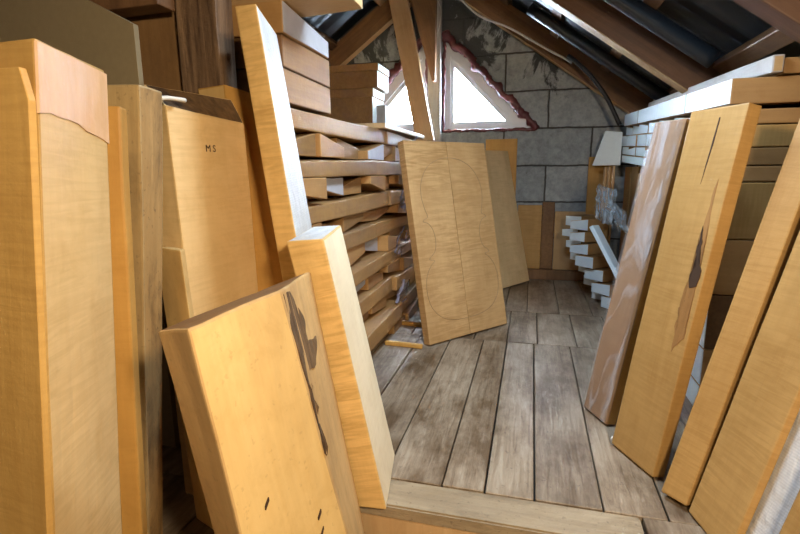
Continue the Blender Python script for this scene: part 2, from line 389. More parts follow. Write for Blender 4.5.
# roof: two corrugated slopes
bm = bmesh.new()
for side in (1, -1):
    n = 200; nx = 6; grid = []
    for i in range(n + 1):
        y = -1.4 + (W + .25 + 1.4) * i / n; row = []
        for k in range(nx + 1):
            x = RX + side * (2.35 * k / nx) if side > 0 else RX - 1.45 * k / nx
            ph = (y / .21) % 1.0
            hgt = .035 * max(0, math.cos((ph - .5) * 2 * math.pi)) ** 1.5
            row.append(bm.verts.new((x, y, und(x) + .215 - hgt)))
        grid.append(row)
    for i in range(n):
        for k in range(nx):
            bm.faces.new([grid[i][k], grid[i + 1][k], grid[i + 1][k + 1], grid[i][k + 1]])
rf = fin(bm, 'ceiling', 'roof', smooth=True); tag(rf, 'dark corrugated roofing on both slopes', kind='structure')

def rafter(side, y0, w, lab, mat='beam', depth=.155, x_end=None, edge=None):
    xe = x_end if x_end is not None else (1.5 if side > 0 else -1.88)
    x0 = RX + (.0 if side > 0 else -.0)
    f = [(x0, y0, und(x0)), (xe, y0, und(xe)), (xe, y0, und(xe) + depth), (x0, y0, und(x0) + depth)]
    if side < 0: f = [f[1], f[0], f[3], f[2]]
    b = [(x, y + w, z) for x, y, z in f]
    F = [V(p) for p in f]; B = [V(p) for p in b]
    # length axis along local z for the grain
    ax = (F[1] - F[0]); M = frame(F[0], V((0, 0, 1)), ax); Mi = M.inverted()
    c = [Mi @ p for p in F + B]
    me = hexmesh('rafter', c, 10, .0012, .004, y0)
    o = tag(link('rafter', me, mat, None, M), lab, 'rafter')
    if edge:  # pale strip puts the light on the underside into its colour
        g = [F[0], F[1], F[1] + V((0, 0, .003)), F[0] + V((0, 0, .003)), B[0], B[1], B[1] + V((0, 0, .003)), B[0] + V((0, 0, .003))]
        dn = V((0, 0, -.0045)); e = hexmesh('lit_underside', [Mi @ (p + dn) for p in g], 4, 0, 0)
        eo = link('lit_underside', e, edge, o); eo['label'] = 'paler underside, light painted into its colour'
    return o
rafter(1, 3.315, .06, 'brown rafter slanting down in front of the block gable, right of the window', edge='newbeam')
rafter(1, 2.28, .08, 'brown rafter with shade in its colour on the right slope, second from the gable wall', mat='shaded_beam', edge='tan2')
rafter(1, 1.39, .08, 'brown rafter at the top right corner, above the right stack', mat='shaded_beam')
rafter(1, .45, .08, 'brown rafter on the right slope just ahead of the viewer', mat='shaded_beam')
rafter(1, -.5, .08, 'brown rafter on the right slope behind the viewer', mat='shaded_beam')
rafter(-1, 3.33, .06, 'rafter with a light-painted underside meeting the gable wall left of the diagonal brace', edge='newbeam')
rafter(-1, 2.28, .08, 'dark brown rafter on the left slope, second from the gable wall')
rafter(-1, 1.39, .08, 'brown rafter on the left slope above the left stack')
rafter(-1, .45, .08, 'brown rafter on the left slope ahead of the viewer')
rafter(-1, -.5, .08, 'brown rafter on the left slope behind the viewer')

def batten(x, y0, y1, lab, h=.045, w=.06):
    z = und(x) + .156
    bm = bmesh.new(); box(bm, -w / 2, w / 2, -.022, .022, 0, y1 - y0)
    bmesh.ops.bevel(bm, geom=bm.edges[:], offset=.003, segments=1, affect='EDGES')
    ang = -math.atan(SL) if x > RX else math.atan(SL)
    M = Matrix.Translation((x, y0, z + .004)) @ Matrix.Rotation(-ang, 4, 'Y') @ Matrix.Rotation(R(-90), 4, 'X')
    return tag(fin(bm, 'roof_batten', 'beam', None, M), lab, 'batten', 'battens under the roofing')
for x, wd in ((-.2, 'highest'), (.10, 'third up'), (.40, 'second up'), (.70, 'lowest visible')):
    batten(x, -1.3, W, 'brown batten across the right slope rafters, %s of the row' % wd)
for x, wd in ((-1.0, 'upper'), (-1.35, 'middle'), (-1.7, 'lower')):
    batten(x, -1.3, W, 'brown batten across the left slope rafters, %s of the three' % wd)

# windows: white frame, sash, glass, foam
def inset(tri, d):
    n = len(tri); ar = sum(tri[i][0] * tri[(i + 1) % n][1] - tri[(i + 1) % n][0] * tri[i][1] for i in range(n))
    s = 1 if ar > 0 else -1; ln = []
    for i in range(n):
        a = V((*tri[i], 0)); b = V((*tri[(i + 1) % n], 0)); e = (b - a).normalized(); nn = V((-e.y, e.x, 0)) * s
        ln.append((a + nn * d[i], e))
    out = []
    for i in range(n):
        p, e = ln[i - 1]; q, f = ln[i]
        t = ((q.x - p.x) * f.y - (q.y - p.y) * f.x) / (e.x * f.y - e.y * f.x)
        out.append((p.x + e.x * t, p.y + e.y * t))
    return out
def ring(name, A, B, y0, y1, mat, parent=None):
    bm = bmesh.new(); n = len(A)
    va = [[bm.verts.new((x, y, z)) for x, z in P] for P in (A, B) for y in (y0, y1)]
    for i in range(n):
        j = (i + 1) % n
        bm.faces.new([va[0][i], va[0][j], va[2][j], va[2][i]]); bm.faces.new([va[1][i], va[1][j], va[3][j], va[3][i]])
        bm.faces.new([va[0][i], va[0][j], va[1][j], va[1][i]]); bm.faces.new([va[2][i], va[2][j], va[3][j], va[3][i]])
    return fin(bm, name, mat, parent)
def window(name, T, hyp, lab, seed):
    # hyp = index of edge that is the hypotenuse
    root = bpy.data.objects.new(name, None); COL.objects.link(root); tag(root, lab, kind='structure')
    n = 3
    d1 = [.012] * 3; d1[hyp] = .03
    d2 = [.038] * 3; d2[hyp] = .075
    d3 = [.062] * 3; d3[hyp] = .105
    A, B, C = inset(T, d1), inset(T, d2), inset(T, d3)
    ring('window_frame', T, B, W + .03, W + .10, 'white_paint', root)
    ring('sash', inset(T, [q - .004 for q in d2]), C, W + .045, W + .085, 'white_paint', root)
    me = bpy.data.meshes.new('pane'); me.from_pydata([(x, W + .065, z) for x, z in C], [], [(0, 1, 2)])
    link('pane', me, 'glass', root)
    for i in range(3):
        a, b = T[i], T[(i + 1) % 3]; rad = .024 if i == hyp else .010
        pts = []
        for k in range(15):
            t = k / 14; x = a[0] + (b[0] - a[0]) * t; z = a[1] + (b[1] - a[1]) * t
            j = mn.noise(V((x * 14, z * 14, seed))) * (.010 if i == hyp else .004)
            pts.append((x + j, W - .002, z + j))
        f = tube('sealing_foam', pts, rad, 'foam', root, 10, 1.1, 4, seed=seed + i)
    return root
window('window_1', WT, 2, 'right-hand triangular white window edged with dark red foam', 3)
window('window_2', WTL, 0, 'left-hand triangular window half hidden behind the diagonal brace', 8)

# plinth beam along the wall foot
bm = bmesh.new(); box(bm, -1.85, 1.5, W - .075, W - .001, 0.0005, .068)
bmesh.ops.bevel(bm, geom=bm.edges[:], offset=.004, segments=2, affect='EDGES')
tag(fin(bm, 'trim_2', 'beam'), 'dark timber sill beam lying along the foot of the gable wall', kind='structure')

# posts at the gable
def bar(name, a, b, w, t, mat, lab, cat, roll=0, seed=1, side=V((1, 0, 0))):
    a, b = V(a), V(b); v = b - a; M = frame(a, side, v); L_ = v.length
    c = [(-w / 2, -t / 2, 0), (w / 2, -t / 2, 0), (w / 2, -t / 2, L_), (-w / 2, -t / 2, L_), (-w / 2, t / 2, 0), (w / 2, t / 2, 0), (w / 2, t / 2, L_), (-w / 2, t / 2, L_)]
    me = hexmesh(name, [V(q) for q in c], 8, .0012, .004, seed)
    return tag(link(name, me, mat, None, M), lab, cat)
bar('post', (-.652, W - .035, 0.07), (-.655, W - .035, RZ - .05), .085, .06, 'greypost', 'grey-white upright post between the two triangular windows', 'post')
bar('brace', (-.655, 3.10, .90), (-.835, 3.10, 1.80), .11, .05, 'newbeam', 'pale diagonal timber brace crossing the left-hand window', 'brace')
# ------------------------------------------------------------------ left wall furniture
block('fibreboard_sheet', [(-1.75, 1.02, 0), (-.895, 1.0, 0), (-.888, 1.0, 1.055), (-1.45, 1.02, 1.34)],
      [(-1.75, 1.035, 0), (-.895, 1.015, 0), (-.888, 1.015, 1.055), (-1.45, 1.035, 1.34)], 'sheet',
      'large dull brown fibreboard sheet behind the left blocks', 'board', rough=0, bevel=.001)
block('post', [(-.862, 1.115, 0), (-.742, 1.105, 0), (-.742, 1.105, 1.50), (-.862, 1.115, 1.50)],
      [(-.862, 1.175, 0), (-.742, 1.175, 0), (-.742, 1.175, 1.50), (-.862, 1.175, 1.50)], 'post',
      'thick brown cracked upright post at the upper left', 'post', seed=5, rough=.003)
block('plank', [(-1.03, 1.14, 0), (-.867, 1.14, 0), (-.867, 1.14, 1.42), (-1.03, 1.14, 1.42)],
      [(-1.03, 1.17, 0), (-.867, 1.17, 0), (-.867, 1.17, 1.42), (-1.03, 1.17, 1.42)], 'beam2',
      'wide brown plank standing left of the cracked post', 'plank')
block('crossbeam', [(-1.45, 1.04, 1.10), (-.850, 1.04, 1.105), (-.850, 1.04, 1.27), (-1.45, 1.04, 1.26)],
      [(-1.45, 1.10, 1.10), (-.850, 1.10, 1.105), (-.850, 1.10, 1.27), (-1.45, 1.10, 1.26)], 'beam',
      'dark horizontal beam above the wide brown plank', 'beam')

# ------------------------------------------------------------------ big blocks, left foreground
def prism(name, top, bot, mat, label, cat='wood block', mats=None, sidemats=None, rough=.002, seed=1, bevel=.004, topmat=0, cuts=8):
    """block with a polygon cross-section; top/bot = matching world corner lists, counter-clockwise from above"""
    top = [V(p) for p in top]; bot = [V(p) for p in bot]
    v = sum((t - b for t, b in zip(top, bot)), V()) / len(top)
    M = frame(bot[0], bot[1] - bot[0], v); Mi = M.inverted()
    bm = bmesh.new(); T = [bm.verts.new(Mi @ p) for p in top]; B = [bm.verts.new(Mi @ p) for p in bot]
    n = len(T); f = bm.faces.new(T); f.material_index = topmat; bm.faces.new(B[::-1])
    for i in range(n):
        q = bm.faces.new([B[i], B[(i + 1) % n], T[(i + 1) % n], T[i]])
        if sidemats: q.material_index = sidemats[i]
    bmesh.ops.bevel(bm, geom=bm.edges[:], offset=bevel, segments=2, profile=.6, affect='EDGES', clamp_overlap=True)
    long = [e for e in bm.edges if e.calc_length() > .04]
    bmesh.ops.subdivide_edges(bm, edges=long, cuts=cuts, use_grid_fill=True)
    for vv in bm.verts:
        vv.co += mn.noise_vector(vv.co * 6 + V((seed, seed, 0))) * rough * .6 + mn.noise_vector(vv.co * 25 + V((seed, 0, 9))) * rough * .4
    bmesh.ops.triangulate(bm, faces=[q for q in bm.faces if len(q.verts) > 4])
    return tag(fin(bm, name, mat, None, M, mats), label, cat)

# A : tallest block at the far left
A1, A2, AB1, AB2 = (-.501, .426, .860), (-.569, .580, .860), (-.546, .362, 0), (-.614, .535, 0)
pa = prism('wood_block', [(-.74, .43, .86), A1, A2, (-.78, .60, .86)], [(-.79, .37, .002), (-.546, .362, .002), (-.612, .535, .002), (-.83, .55, .002)], 'pale',
      'tall pale maple block at the far left with a pinkish sawn top', mats=['amber', 'pale', 'pink'], sidemats=[0, 1, 0, 0], topmat=0, seed=3)
# pinkish rough-sawn upper third of its right face : an own thin skin
def skin(name, parent, quad, mat, lab, off=.0012, th=.0008):
    q = [V(p) for p in quad]; n = (q[-2] - q[0]).cross(q[-1] - q[0]).normalized()
    bm = bmesh.new(); a = [bm.verts.new(p + n * off) for p in q]; b = [bm.verts.new(p - n * th) for p in q]
    m_ = len(q); bm.faces.new(a); bm.faces.new(b[::-1])
    for i in range(m_): bm.faces.new([a[i], b[i], b[(i + 1) % m_], a[(i + 1) % m_]])
    o = fin(bm, name, mat); o.parent = parent; o.matrix_parent_inverse = parent.matrix_world.inverted()
    o['label'] = lab; return o
def lerp(a, b, t): return tuple(V(a).lerp(V(b), t))
bpy.context.view_layer.update()
l1, r1 = lerp(A1, AB1, .004), lerp(A2, AB2, .006)
low = []
for k in range(9):
    t = k / 8; p = V(lerp(lerp(A1, AB1, .088), lerp(A2, AB2, .112), t)); p.z += .012 * math.sin(t * math.pi) * (1 - t) + .0015 * math.sin(t * 17)
    low.append(tuple(p))
skin('sawn_band', pa, low + [r1, l1], 'pink', 'pinkish rough-sawn band at the top', .0022)

def slab(name, pts, th, mat, lab, cat, seed=0):
    """flat board with any outline: world corners of its face, thickness away from the viewer"""
    q = [V(p) for p in pts]; M = frame(q[0], q[1] - q[0], q[-1] - q[0]); Mi = M.inverted()
    l = [Mi @ p for p in q]; bm = bmesh.new()
    a_ = [bm.verts.new((p.x, 0, p.z)) for p in l]; b_ = [bm.verts.new((p.x, th, p.z)) for p in l]; n = len(l)
    bm.faces.new(a_); bm.faces.new(b_[::-1])
    for i in range(n): bm.faces.new([a_[i], b_[i], b_[(i + 1) % n], a_[(i + 1) % n]])
    bmesh.ops.bevel(bm, geom=bm.edges[:], offset=.0008, segments=1, affect='EDGES')
    return tag(fin(bm, name, mat, None, M), lab, cat)
slab('board', [(-.80, .362, .003), (-.5385, .350, .003), (-.497, .415, .795), (-.507, .4155, .828), (-.76, .421, .832)], .008, 'amber',
     'dull yellow board standing in front of the far left block', 'board')
board('board', (-.665, .585, 0), (-.634, .600, 0), (.035, .03, .82), .822, .03, 'orange', 'narrow orange board wedged between the far left block and the stained board', seed=8)

slab('brace', [(-.640, 3.22, 1.28), (-.622, 3.22, 1.285), (-.618, 3.22, 1.83), (-.775, 3.22, 1.80), (-.775, 3.22, 1.76)], .05, 'beam', 'dark brown tapered brace wedged behind the pale diagonal brace', 'brace')
# C : weathered board
prism('wood_block', [(-.70, .675, .862), (-.606, .682, .86), (-.626, .758, .86), (-.73, .752, .866)],
      [(-.765, .632, .002), (-.656, .636, .002), (-.687, .707, .002), (-.79, .70, .002)], 'weather',
      'grey-brown stained block with dark specks, right of the far left block', mats=['weather', 'weather2'], sidemats=[0, 1, 0, 0], seed=11, rough=.003)
prism('plank', [(-.715, .80, .58), (-.63, .767, .58), (-.638, .790, .58), (-.723, .823, .58)],
      [(-.66, .775, .002), (-.575, .742, .002), (-.583, .77, .002), (-.668, .80, .002)], 'pale_stain',
      'narrow pale plank seen between the stained block and the tilted foreground block', 'plank', seed=12)

# D : pale wide board with bark top
D = prism('wood_block', [(-.668, .812, .845), (-.645, 1.037, .830), (-.682, 1.05, .890), (-.735, .835, .892)],
      [(-.654, .832, .002), (-.631, 1.045, .002), (-.72, 1.05, .002), (-.74, .84, .002)], 'pale',
      'wide smooth pale maple block with a dark bark top end', mats=['pale', 'bark'], topmat=1, seed=14)
# stencilled letters on D
bpy.context.view_layer.update()
fc = bpy.data.curves.new('letters', 'FONT'); fc.body = 'M S'; fc.size = .02; fc.extrude = .0003
lo = bpy.data.objects.new('tmp_letters', fc); COL.objects.link(lo)
dg = bpy.context.evaluated_depsgraph_get(); me = bpy.data.meshes.new_from_object(lo.evaluated_get(dg)); bpy.data.objects.remove(lo)
u = (V((-.631, 1.045, 0)) - V((-.654, .832, 0))).normalized(); vv = V((-.015, -.01, .84)).normalized()
nn = u.cross(vv).normalized()
P0 = V((-.6605, .905, .765)) + nn * .004
Mx = Matrix(((u.x, vv.x, nn.x, P0.x), (u.y, vv.y, nn.y, P0.y), (u.z, vv.z, nn.z, P0.z), (0, 0, 0, 1)))
t_ = link('stamped_letters', me, 'hole'); t_.parent = D; t_.matrix_parent_inverse = D.matrix_world.inverted(); t_.matrix_world = Mx
t_['label'] = 'small stamped letters'
tg = tube('spacer_peg', [(-.648, .776, .853), (-.650, .80, .857), (-.648, .842, .858)], .0042, 'bone', None, 8, .1)
tag(tg, 'small white plastic peg lying on top of the bark-topped block', 'peg')

# E : orange billet behind D and F
prism('wood_block', [(-.79, 1.075, .922), (-.705, 1.06, .926), (-.628, 1.075, .90), (-.648, 1.098, .90), (-.79, 1.10, .925)],
      [(-.74, 1.07, .002), (-.675, 1.06, .002), (-.548, 1.075, .002), (-.562, 1.098, .002), (-.74, 1.098, .002)], 'orange',
      'orange-brown board standing behind the bark-topped block', mats=['orange', 'pale_stain'], sidemats=[1, 0, 0, 0, 0], topmat=1, seed=16)

# F : tall narrow board with sawn face painted in cool light
Ft = [(-.592, .945, 1.05), (-.542, .942, 1.05), (-.611, 1.152, 1.05), (-.665, 1.16, 1.055)]
Fb = [(-.487, .997, .002), (-.433, .998, .002), (-.484, 1.214, .002), (-.545, 1.22, .002)]
prism('plank', Ft, Fb, 'flamed', 'tallest leaning plank, orange flamed edge and rough-sawn face with cool light in its colour', 'plank', mats=['flamed', 'rough'], sidemats=[0, 1, 0, 0], seed=18, rough=.0012)

# H : pale board at the step edge
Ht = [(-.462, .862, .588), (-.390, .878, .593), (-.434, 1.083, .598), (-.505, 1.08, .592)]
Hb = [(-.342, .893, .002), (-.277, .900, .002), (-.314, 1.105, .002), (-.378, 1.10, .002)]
prism('wood_block', Ht, Hb, 'flamed', 'pale flamed block standing upright at the step edge, right of the tilted block', mats=['flamed', 'lit_face', 'rough'], sidemats=[0, 1, 0, 0], topmat=2, seed=20, rough=.0008)

# G : big foreground block with bark side
Gt = [(-.440, .482, .530), (-.366, .446, .550), (-.354, .635, .550), (-.416, .867, .530)]
Gb = [(-.365, .545, -.176), (-.295, .509, -.176), (-.229, .713, -.176), (-.300, .885, -.176)]
prism('wood_block', Gt, Gb, 'pale_stain', 'large tilted foreground block, broad smooth front and brown sawn top',
      mats=['gside', 'pale_stain', 'gside', 'topend'], sidemats=[0, 1, 2, 0], topmat=3, seed=22, rough=.003)
G = bpy.context.view_layer.objects[-1] if False else COL.objects[-1]

bpy.context.view_layer.update()
def on_face(a, b, c, d, u_, v_):      # point on a quad face, u along a->b, v along a->d
    return V(lerp(lerp(a, b, u_), lerp(d, c, u_), v_))
def blot(par, quad, pts, mat, lab, off=.0035, jit=.004, seed=0, name='dark_mark'):
    nrm = (V(quad[1]) - V(quad[0])).cross(V(quad[3]) - V(quad[0])).normalized(); P_ = []
    for i in range(len(pts)):
        a, b = pts[i], pts[(i + 1) % len(pts)]
        for k in range(5):
            t = k / 5; p = on_face(*quad, a[0] + (b[0] - a[0]) * t, a[1] + (b[1] - a[1]) * t)
            P_.append(p + mn.noise_vector(p * 60 + V((seed, 0, 0))) * jit * .6)
    bm = bmesh.new(); f = bm.faces.new([bm.verts.new(p + nrm * off) for p in P_]); g = bm.faces.new([bm.verts.new(p - nrm * .004) for p in P_][::-1])
    n = len(P_); vt, vb = list(f.verts), list(g.verts)[::-1]
    for i in range(n): bm.faces.new([vt[i], vb[i], vb[(i + 1) % n], vt[(i + 1) % n]])
    bmesh.ops.triangulate(bm, faces=[q for q in bm.faces if len(q.verts) > 4])
    o = fin(bm, name, mat); o.parent = par; o.matrix_parent_inverse = par.matrix_world.inverted(); o['label'] = lab
    return o
qs = [Gb[2], Gb[3], Gt[3], Gt[2]]      # bark side, u toward the back, v up
blot(G, qs, [(.02, .99), (.20, .985), (.42, .90), (.30, .86), (.62, .84), (.40, .79), (.16, .80), (.10, .72), (.05, .60), (.0, .62), (.02, .75), (.0, .86)], 'bark', 'dark bark remnant at the top corner', .0022, .008, 3, 'bark')
qf = [Gb[1], Gb[2], Gt[2], Gt[1]]
for k, (u_, v_) in enumerate(((.72, .50), (.70, .46), (.68, .36), (.25, .62))):
    blot(G, qf, [(u_, v_), (u_ + .05, v_ + .012), (u_ + .055, v_ + .018), (u_ + .005, v_ + .006)], 'hole', 'short dark nick', .0022, .001, k, 'nick')

# ------------------------------------------------------------------ cello back blanks, middle
n2 = V((-.137, .108, .841)).normalized()
Bl, Bm, Br = V((-.386, 1.911, 0)), V((-.239, 2.098, 0)), V((-.089, 2.288, 0))
m1 = board('instrument_back_blank', Bl, Bm - (Bm - Bl).normalized() * .0018, n2, .858, .04, 'tan', 'left half of the bookmatched maple blank with the pencilled outline', 'maple blank', seed=30, rough=.0006, bevel=.002)
m2 = board('instrument_back_blank', Bm + (Br - Bm).normalized() * .0012, Br, n2, .858, .04, 'tan', 'right half of the bookmatched maple blank with the pencilled outline', 'maple blank', seed=31, rough=.0006, bevel=.002)
bpy.context.view_layer.update()
# cello outline (half), local x from the joint, z up
half = [(.0, .075), (.06, .078), (.125, .10), (.168, .15), (.182, .215), (.175, .28), (.150, .325), (.128, .345), (.150, .352), (.146, .362), (.122, .385), (.112, .43), (.118, .475), (.136, .505), (.158, .514), (.152, .524), (.136, .535), (.146, .575), (.153, .63), (.142, .69), (.108, .745), (.06, .775), (.02, .785), (.0, .786)]
def outline(par, sign):
    M = par.matrix_world
    w = (Bm - Bl).length
    pts = []
    for x, z in half:
        xx = (w - x * 1.18 - .001) if sign < 0 else x * 1.18 + .001
        pts.append((xx, -.0012, z))
    o = tube('pencil_outline', pts, .0008, 'pencil', None, 6, 0, 5); o.parent = par
    o['label'] = 'pencilled instrument outline'
outline(m1, -1); outline(m2, 1)

b3 = board('board', (-.154, 2.992, 0), (.008, 3.262, 0), (-.170, .09, .84), .86, .035, 'm3', 'light brown board leaning between the pencilled blank and the gable wall', seed=33, rough=.0008)

# boards along the gable wall
def wallboard(x0, x1, z0, z1, y, mat, lab, tilt=0, th=.025, seed=0, sk=0):
    f = [(x0, y, z0), (x1, y, z0), (x1 + sk, y + tilt, z1), (x0 + sk, y + tilt, z1)]
    b = [(a, q + th, c) for a, q, c in f]
    return block('board', f, b, mat, lab, 'board', rough=.0008, seed=seed)
wallboard(-.31, -.105, .07, .925, 3.375, 'orange', 'tall reddish-brown board standing against the gable wall below the window', .012, .02, 40)
wallboard(-.085, .070, .07, .495, 3.36, 'yellow', 'short tan board on the sill beam, left of the dark brown one', .015, .018, 41)
wallboard(.071, .150, .07, .515, 3.375, 'topend', 'dark brown board standing on the sill beam between two tan boards', .012, .02, 42)
wallboard(.152, .365, .07, .455, 3.36, 'tan2', 'wide tan board on the sill beam, right of the dark brown one', .015, .018, 43)
wallboard(.34, .50, .07, .80, 3.365, 'orange', 'brown board standing at the right end of the sill beam', .01, .018, 44)

# ------------------------------------------------------------------ leaning boards, right
v2 = V((.130, .065, .848))
n1 = board('film_wrapped_board', (.179, 1.495, 0), (.231, 1.390, 0), (.148, .074, .843), .86, .032, 'filmed', 'reddish-brown board wrapped in shiny clear film, leaning on the right stack', seed=50, rough=.0006,
           mats=['filmed', 'orange'], faces={3: 1})
bpy.context.view_layer.update()
me = hexmesh('stretch_film', [V(p) for p in ((-.003, -.004, .004), (.112, -.004, .004), (.112, -.004, .858), (-.003, -.004, .858), (-.003, -.002, .004), (.112, -.002, .004), (.112, -.002, .858), (-.003, -.002, .858))], 20, .0015, 0, 5)
fo = link('stretch_film', me, 'film', n1); fo['label'] = 'clear shiny stretch film'
b2 = board('board', (.230, 1.294, 0), (.301, 1.156, 0), v2, .862, .035, 'yellow', 'golden board with a black knot and crack, leaning on the right stack', seed=52, rough=.001,
           mats=['yellow', 'yellow'], faces={3: 1})
bpy.context.view_layer.update()
# knot: an irregular dark hollow and a brown streak
def patch(name, par, pts, y, mat, lab, jit=.004, seed=0):
    bm = bmesh.new(); vs = []
    n = len(pts)
    for i in range(n):
        a, b = V((pts[i][0], 0, pts[i][1])), V((pts[(i + 1) % n][0], 0, pts[(i + 1) % n][1]))
        for k in range(6):
            p = a.lerp(b, k / 6); q = mn.noise_vector(p * 60 + V((seed, 0, 0))) * jit
            vs.append((p.x + q.x, p.z + q.z))
    t = [bm.verts.new((x, y, z)) for x, z in vs]; bb = [bm.verts.new((x, y + .002, z)) for x, z in vs]
    f = bm.faces.new(t); bm.faces.new(bb[::-1])
    for i in range(len(t)): bm.faces.new([t[i], bb[i], bb[(i + 1) % len(t)], t[(i + 1) % len(t)]])
    bmesh.ops.triangulate(bm, faces=[q for q in bm.faces if len(q.verts) > 4])
    o = fin(bm, name, mat, par); o['label'] = lab; return o
patch('brown_streak', b2, [(.118, .30), (.142, .34), (.142, .44), (.135, .56), (.125, .70), (.118, .58), (.120, .50), (.108, .42), (.112, .36)], -.0006, 'knotwood', 'brown bark streak beside the knot', .006, 2)
patch('knot', b2, [(.125, .455), (.142, .462), (.146, .50), (.132, .515), (.126, .56), (.120, .60), (.119, .54), (.127, .505), (.115, .485)], -.0014, 'hole', 'black rotten knot', .005, 4)
patch('crack', b2, [(.088, .838), (.091, .838), (.090, .79), (.086, .73), (.082, .69), (.084, .74)], -.0008, 'hole', 'thin dark crack from the top', .0015, 5)

board('board', (.304, 1.093, 0), (.344, 1.052, 0), (.276, .166, 1), .90, .045, 'yellow', 'narrow golden board leaning between the knotted board and the broad scratched board', seed=54, rough=.001)
board('board', (.348, 1.050, 0), (.3785, .922, 0), (.276, .140, 1), .90, .016, 'yellow', 'broad golden board with saw scratches at the lower right', seed=56, rough=.001, vr=(.295, .147, 1))
board('board', (.392, .955, 0), (.437, .765, 0), (.30, .15, 1), .86, .03, 'rough', 'rough-sawn board with cool light in its colour, behind the broad golden board at lower right', seed=57, rough=.001)
board('board', (.391, .850, 0), (.433, .690, 0), (.30, .12, 1), .60, .02, 'yellow', 'golden board tip cut off by the lower right corner of the view', seed=58, rough=.001)

# ------------------------------------------------------------------ stacks
ORD = ['lowest', 'second', 'third', 'fourth', 'fifth', 'sixth', 'seventh', 'eighth', 'ninth', 'tenth', 'eleventh', 'twelfth', 'thirteenth', 'fourteenth', 'fifteenth', 'sixteenth', 'seventeenth', 'eighteenth']
COLN = ['nearest', 'second', 'third', 'fourth', 'fifth', 'sixth', 'seventh', 'eighth', 'ninth', 'tenth']
def billet(y0, y1, zb0, zb1, zt0, zt1, x0, x1, mat, label, group, endmat=None, side=1, rough=.0012, seed=0, name='billet', endlab='white waxed end'):
    """lies along X; its aisle end is at x0; zb/zt at y0 and y1"""
    s = 1 if x1 > x0 else -1
    o = V((x0, y0, zb0))
    # local: z along the length (away from the aisle)
    if s > 0: pts = [(x0, y0, zb0), (x0, y0, zt0), (x1, y0, zt0), (x1, y0, zb0), (x0, y1, zb1), (x0, y1, zt1), (x1, y1, zt1), (x1, y1, zb1)]
    else: pts = [(x0, y1, zb1), (x0, y1, zt1), (x1, y1, zt1), (x1, y1, zb1), (x0, y0, zb0), (x0, y0, zt0), (x1, y0, zt0), (x1, y0, zb0)]
    P_ = [V(p) for p in pts]
    M = frame(P_[0], V((0, 0, 1)), V((s, 0, 0))); Mi = M.inverted(); c = [Mi @ p for p in P_]
    # in HEX order the bottom face (index 5) is the aisle end
    me = hexmesh(name, c, 3, rough, .003, seed, faces={5: 1})
    ob = link(name, me, mat, None, M, [mat, 'end'])
    tag(ob, label, 'billet', group)
    if endmat:
        e = .002
        q = [V((x0 - s * e, y0 + .002, zb0 + .002)), V((x0 - s * e, y1 - .002, zb1 + .002)), V((x0 - s * e, y1 - .002, zt1 - .002)), V((x0 - s * e, y0 + .002, zt0 - .002))]
        b = [p + V((s * .006, 0, 0)) for p in q]
        c2 = [Mi @ p for p in q + b]
        em = hexmesh('waxed_end', c2, 2, .0008, .0008, seed)
        eo = link('waxed_end', em, endmat, ob); eo['label'] = endlab
    return ob

rnd = random.Random(11)
# left stack: wedges with their ends to the aisle
GL = 'wedge billets in the left stack, ends to the aisle'
GS = 'long billets lying lengthwise in the left stack'
edges = [1.195, 1.40, 1.60, 1.82, 2.03, 2.24, 2.45, 2.66, 2.84]
z = .001; NL = 14
for k in range(NL):
    hgt = [.058, .070, .055, .066, .064, .060, .072, .062, .058, .068, .066, .060, .070, .0605][k]
    low = max(0, (.35 - z)) * .16
    if k % 2 == 0:
        for j in range(8):
            y0, y1 = edges[j] + .002, edges[j + 1] - .002
            thin = rnd.uniform(.026, .046); flip = rnd.random() < .5
            if j == 0: flip = False
            a, b = (hgt - .001, thin) if flip else (thin, hgt - .001)
            # wedges lie on their flat side or hang from the one above: half rest flat, half tilted
            if rnd.random() < .5: bt = (0, 0); tp = (a, b)
            else: bt = (hgt - .001 - a, hgt - .001 - b); tp = (hgt - .001, hgt - .001)
            x0 = -.62 + low + rnd.uniform(-.045, .03)
            wht = rnd.random() < .22 and j > 0
            billet(y0, y1, z + bt[0], z + bt[1], z + tp[0], z + tp[1], x0, x0 - rnd.uniform(.78, .84), 'billet',
                   '%s wedge billet of the %s layer up with ends showing in the left stack' % (COLN[j].replace('nearest', 'first'), ORD[k // 2]), GL,
                   'greywax' if wht else None, seed=j * 20 + k, endlab='greyish waxed end')
    else:
        sp = 2.02 + rnd.uniform(-.12, .12)
        for j, (y0, y1) in enumerate(((1.20, sp - .003), (sp + .003, 2.83))):
            for d, wd in enumerate(('aisle side', 'middle', 'roof side')):
                x0 = -.612 + low + rnd.uniform(-.02, .012) - d * .28
                lab = '%s long billet, %s, of the %s lengthwise layer in the left stack' % ('near' if j == 0 else 'far', wd, ORD[k // 2])
                c = rnd.uniform(.004, .024)
                ob = block('billet', [(x0, y0, z), (x0, y1, z), (x0, y1, z + hgt - .001 - (c if j else 0)), (x0, y0, z + hgt - .001 - (0 if j else c))],
                      [(x0 - .22, y0, z), (x0 - .22, y1, z), (x0 - .22, y1, z + hgt - .001), (x0 - .22, y0, z + hgt - .001)], 'side', lab, 'billet',
                      rough=.0035, bevel=.005, seed=k * 7 + j, group=GS)
    z += hgt + .0006
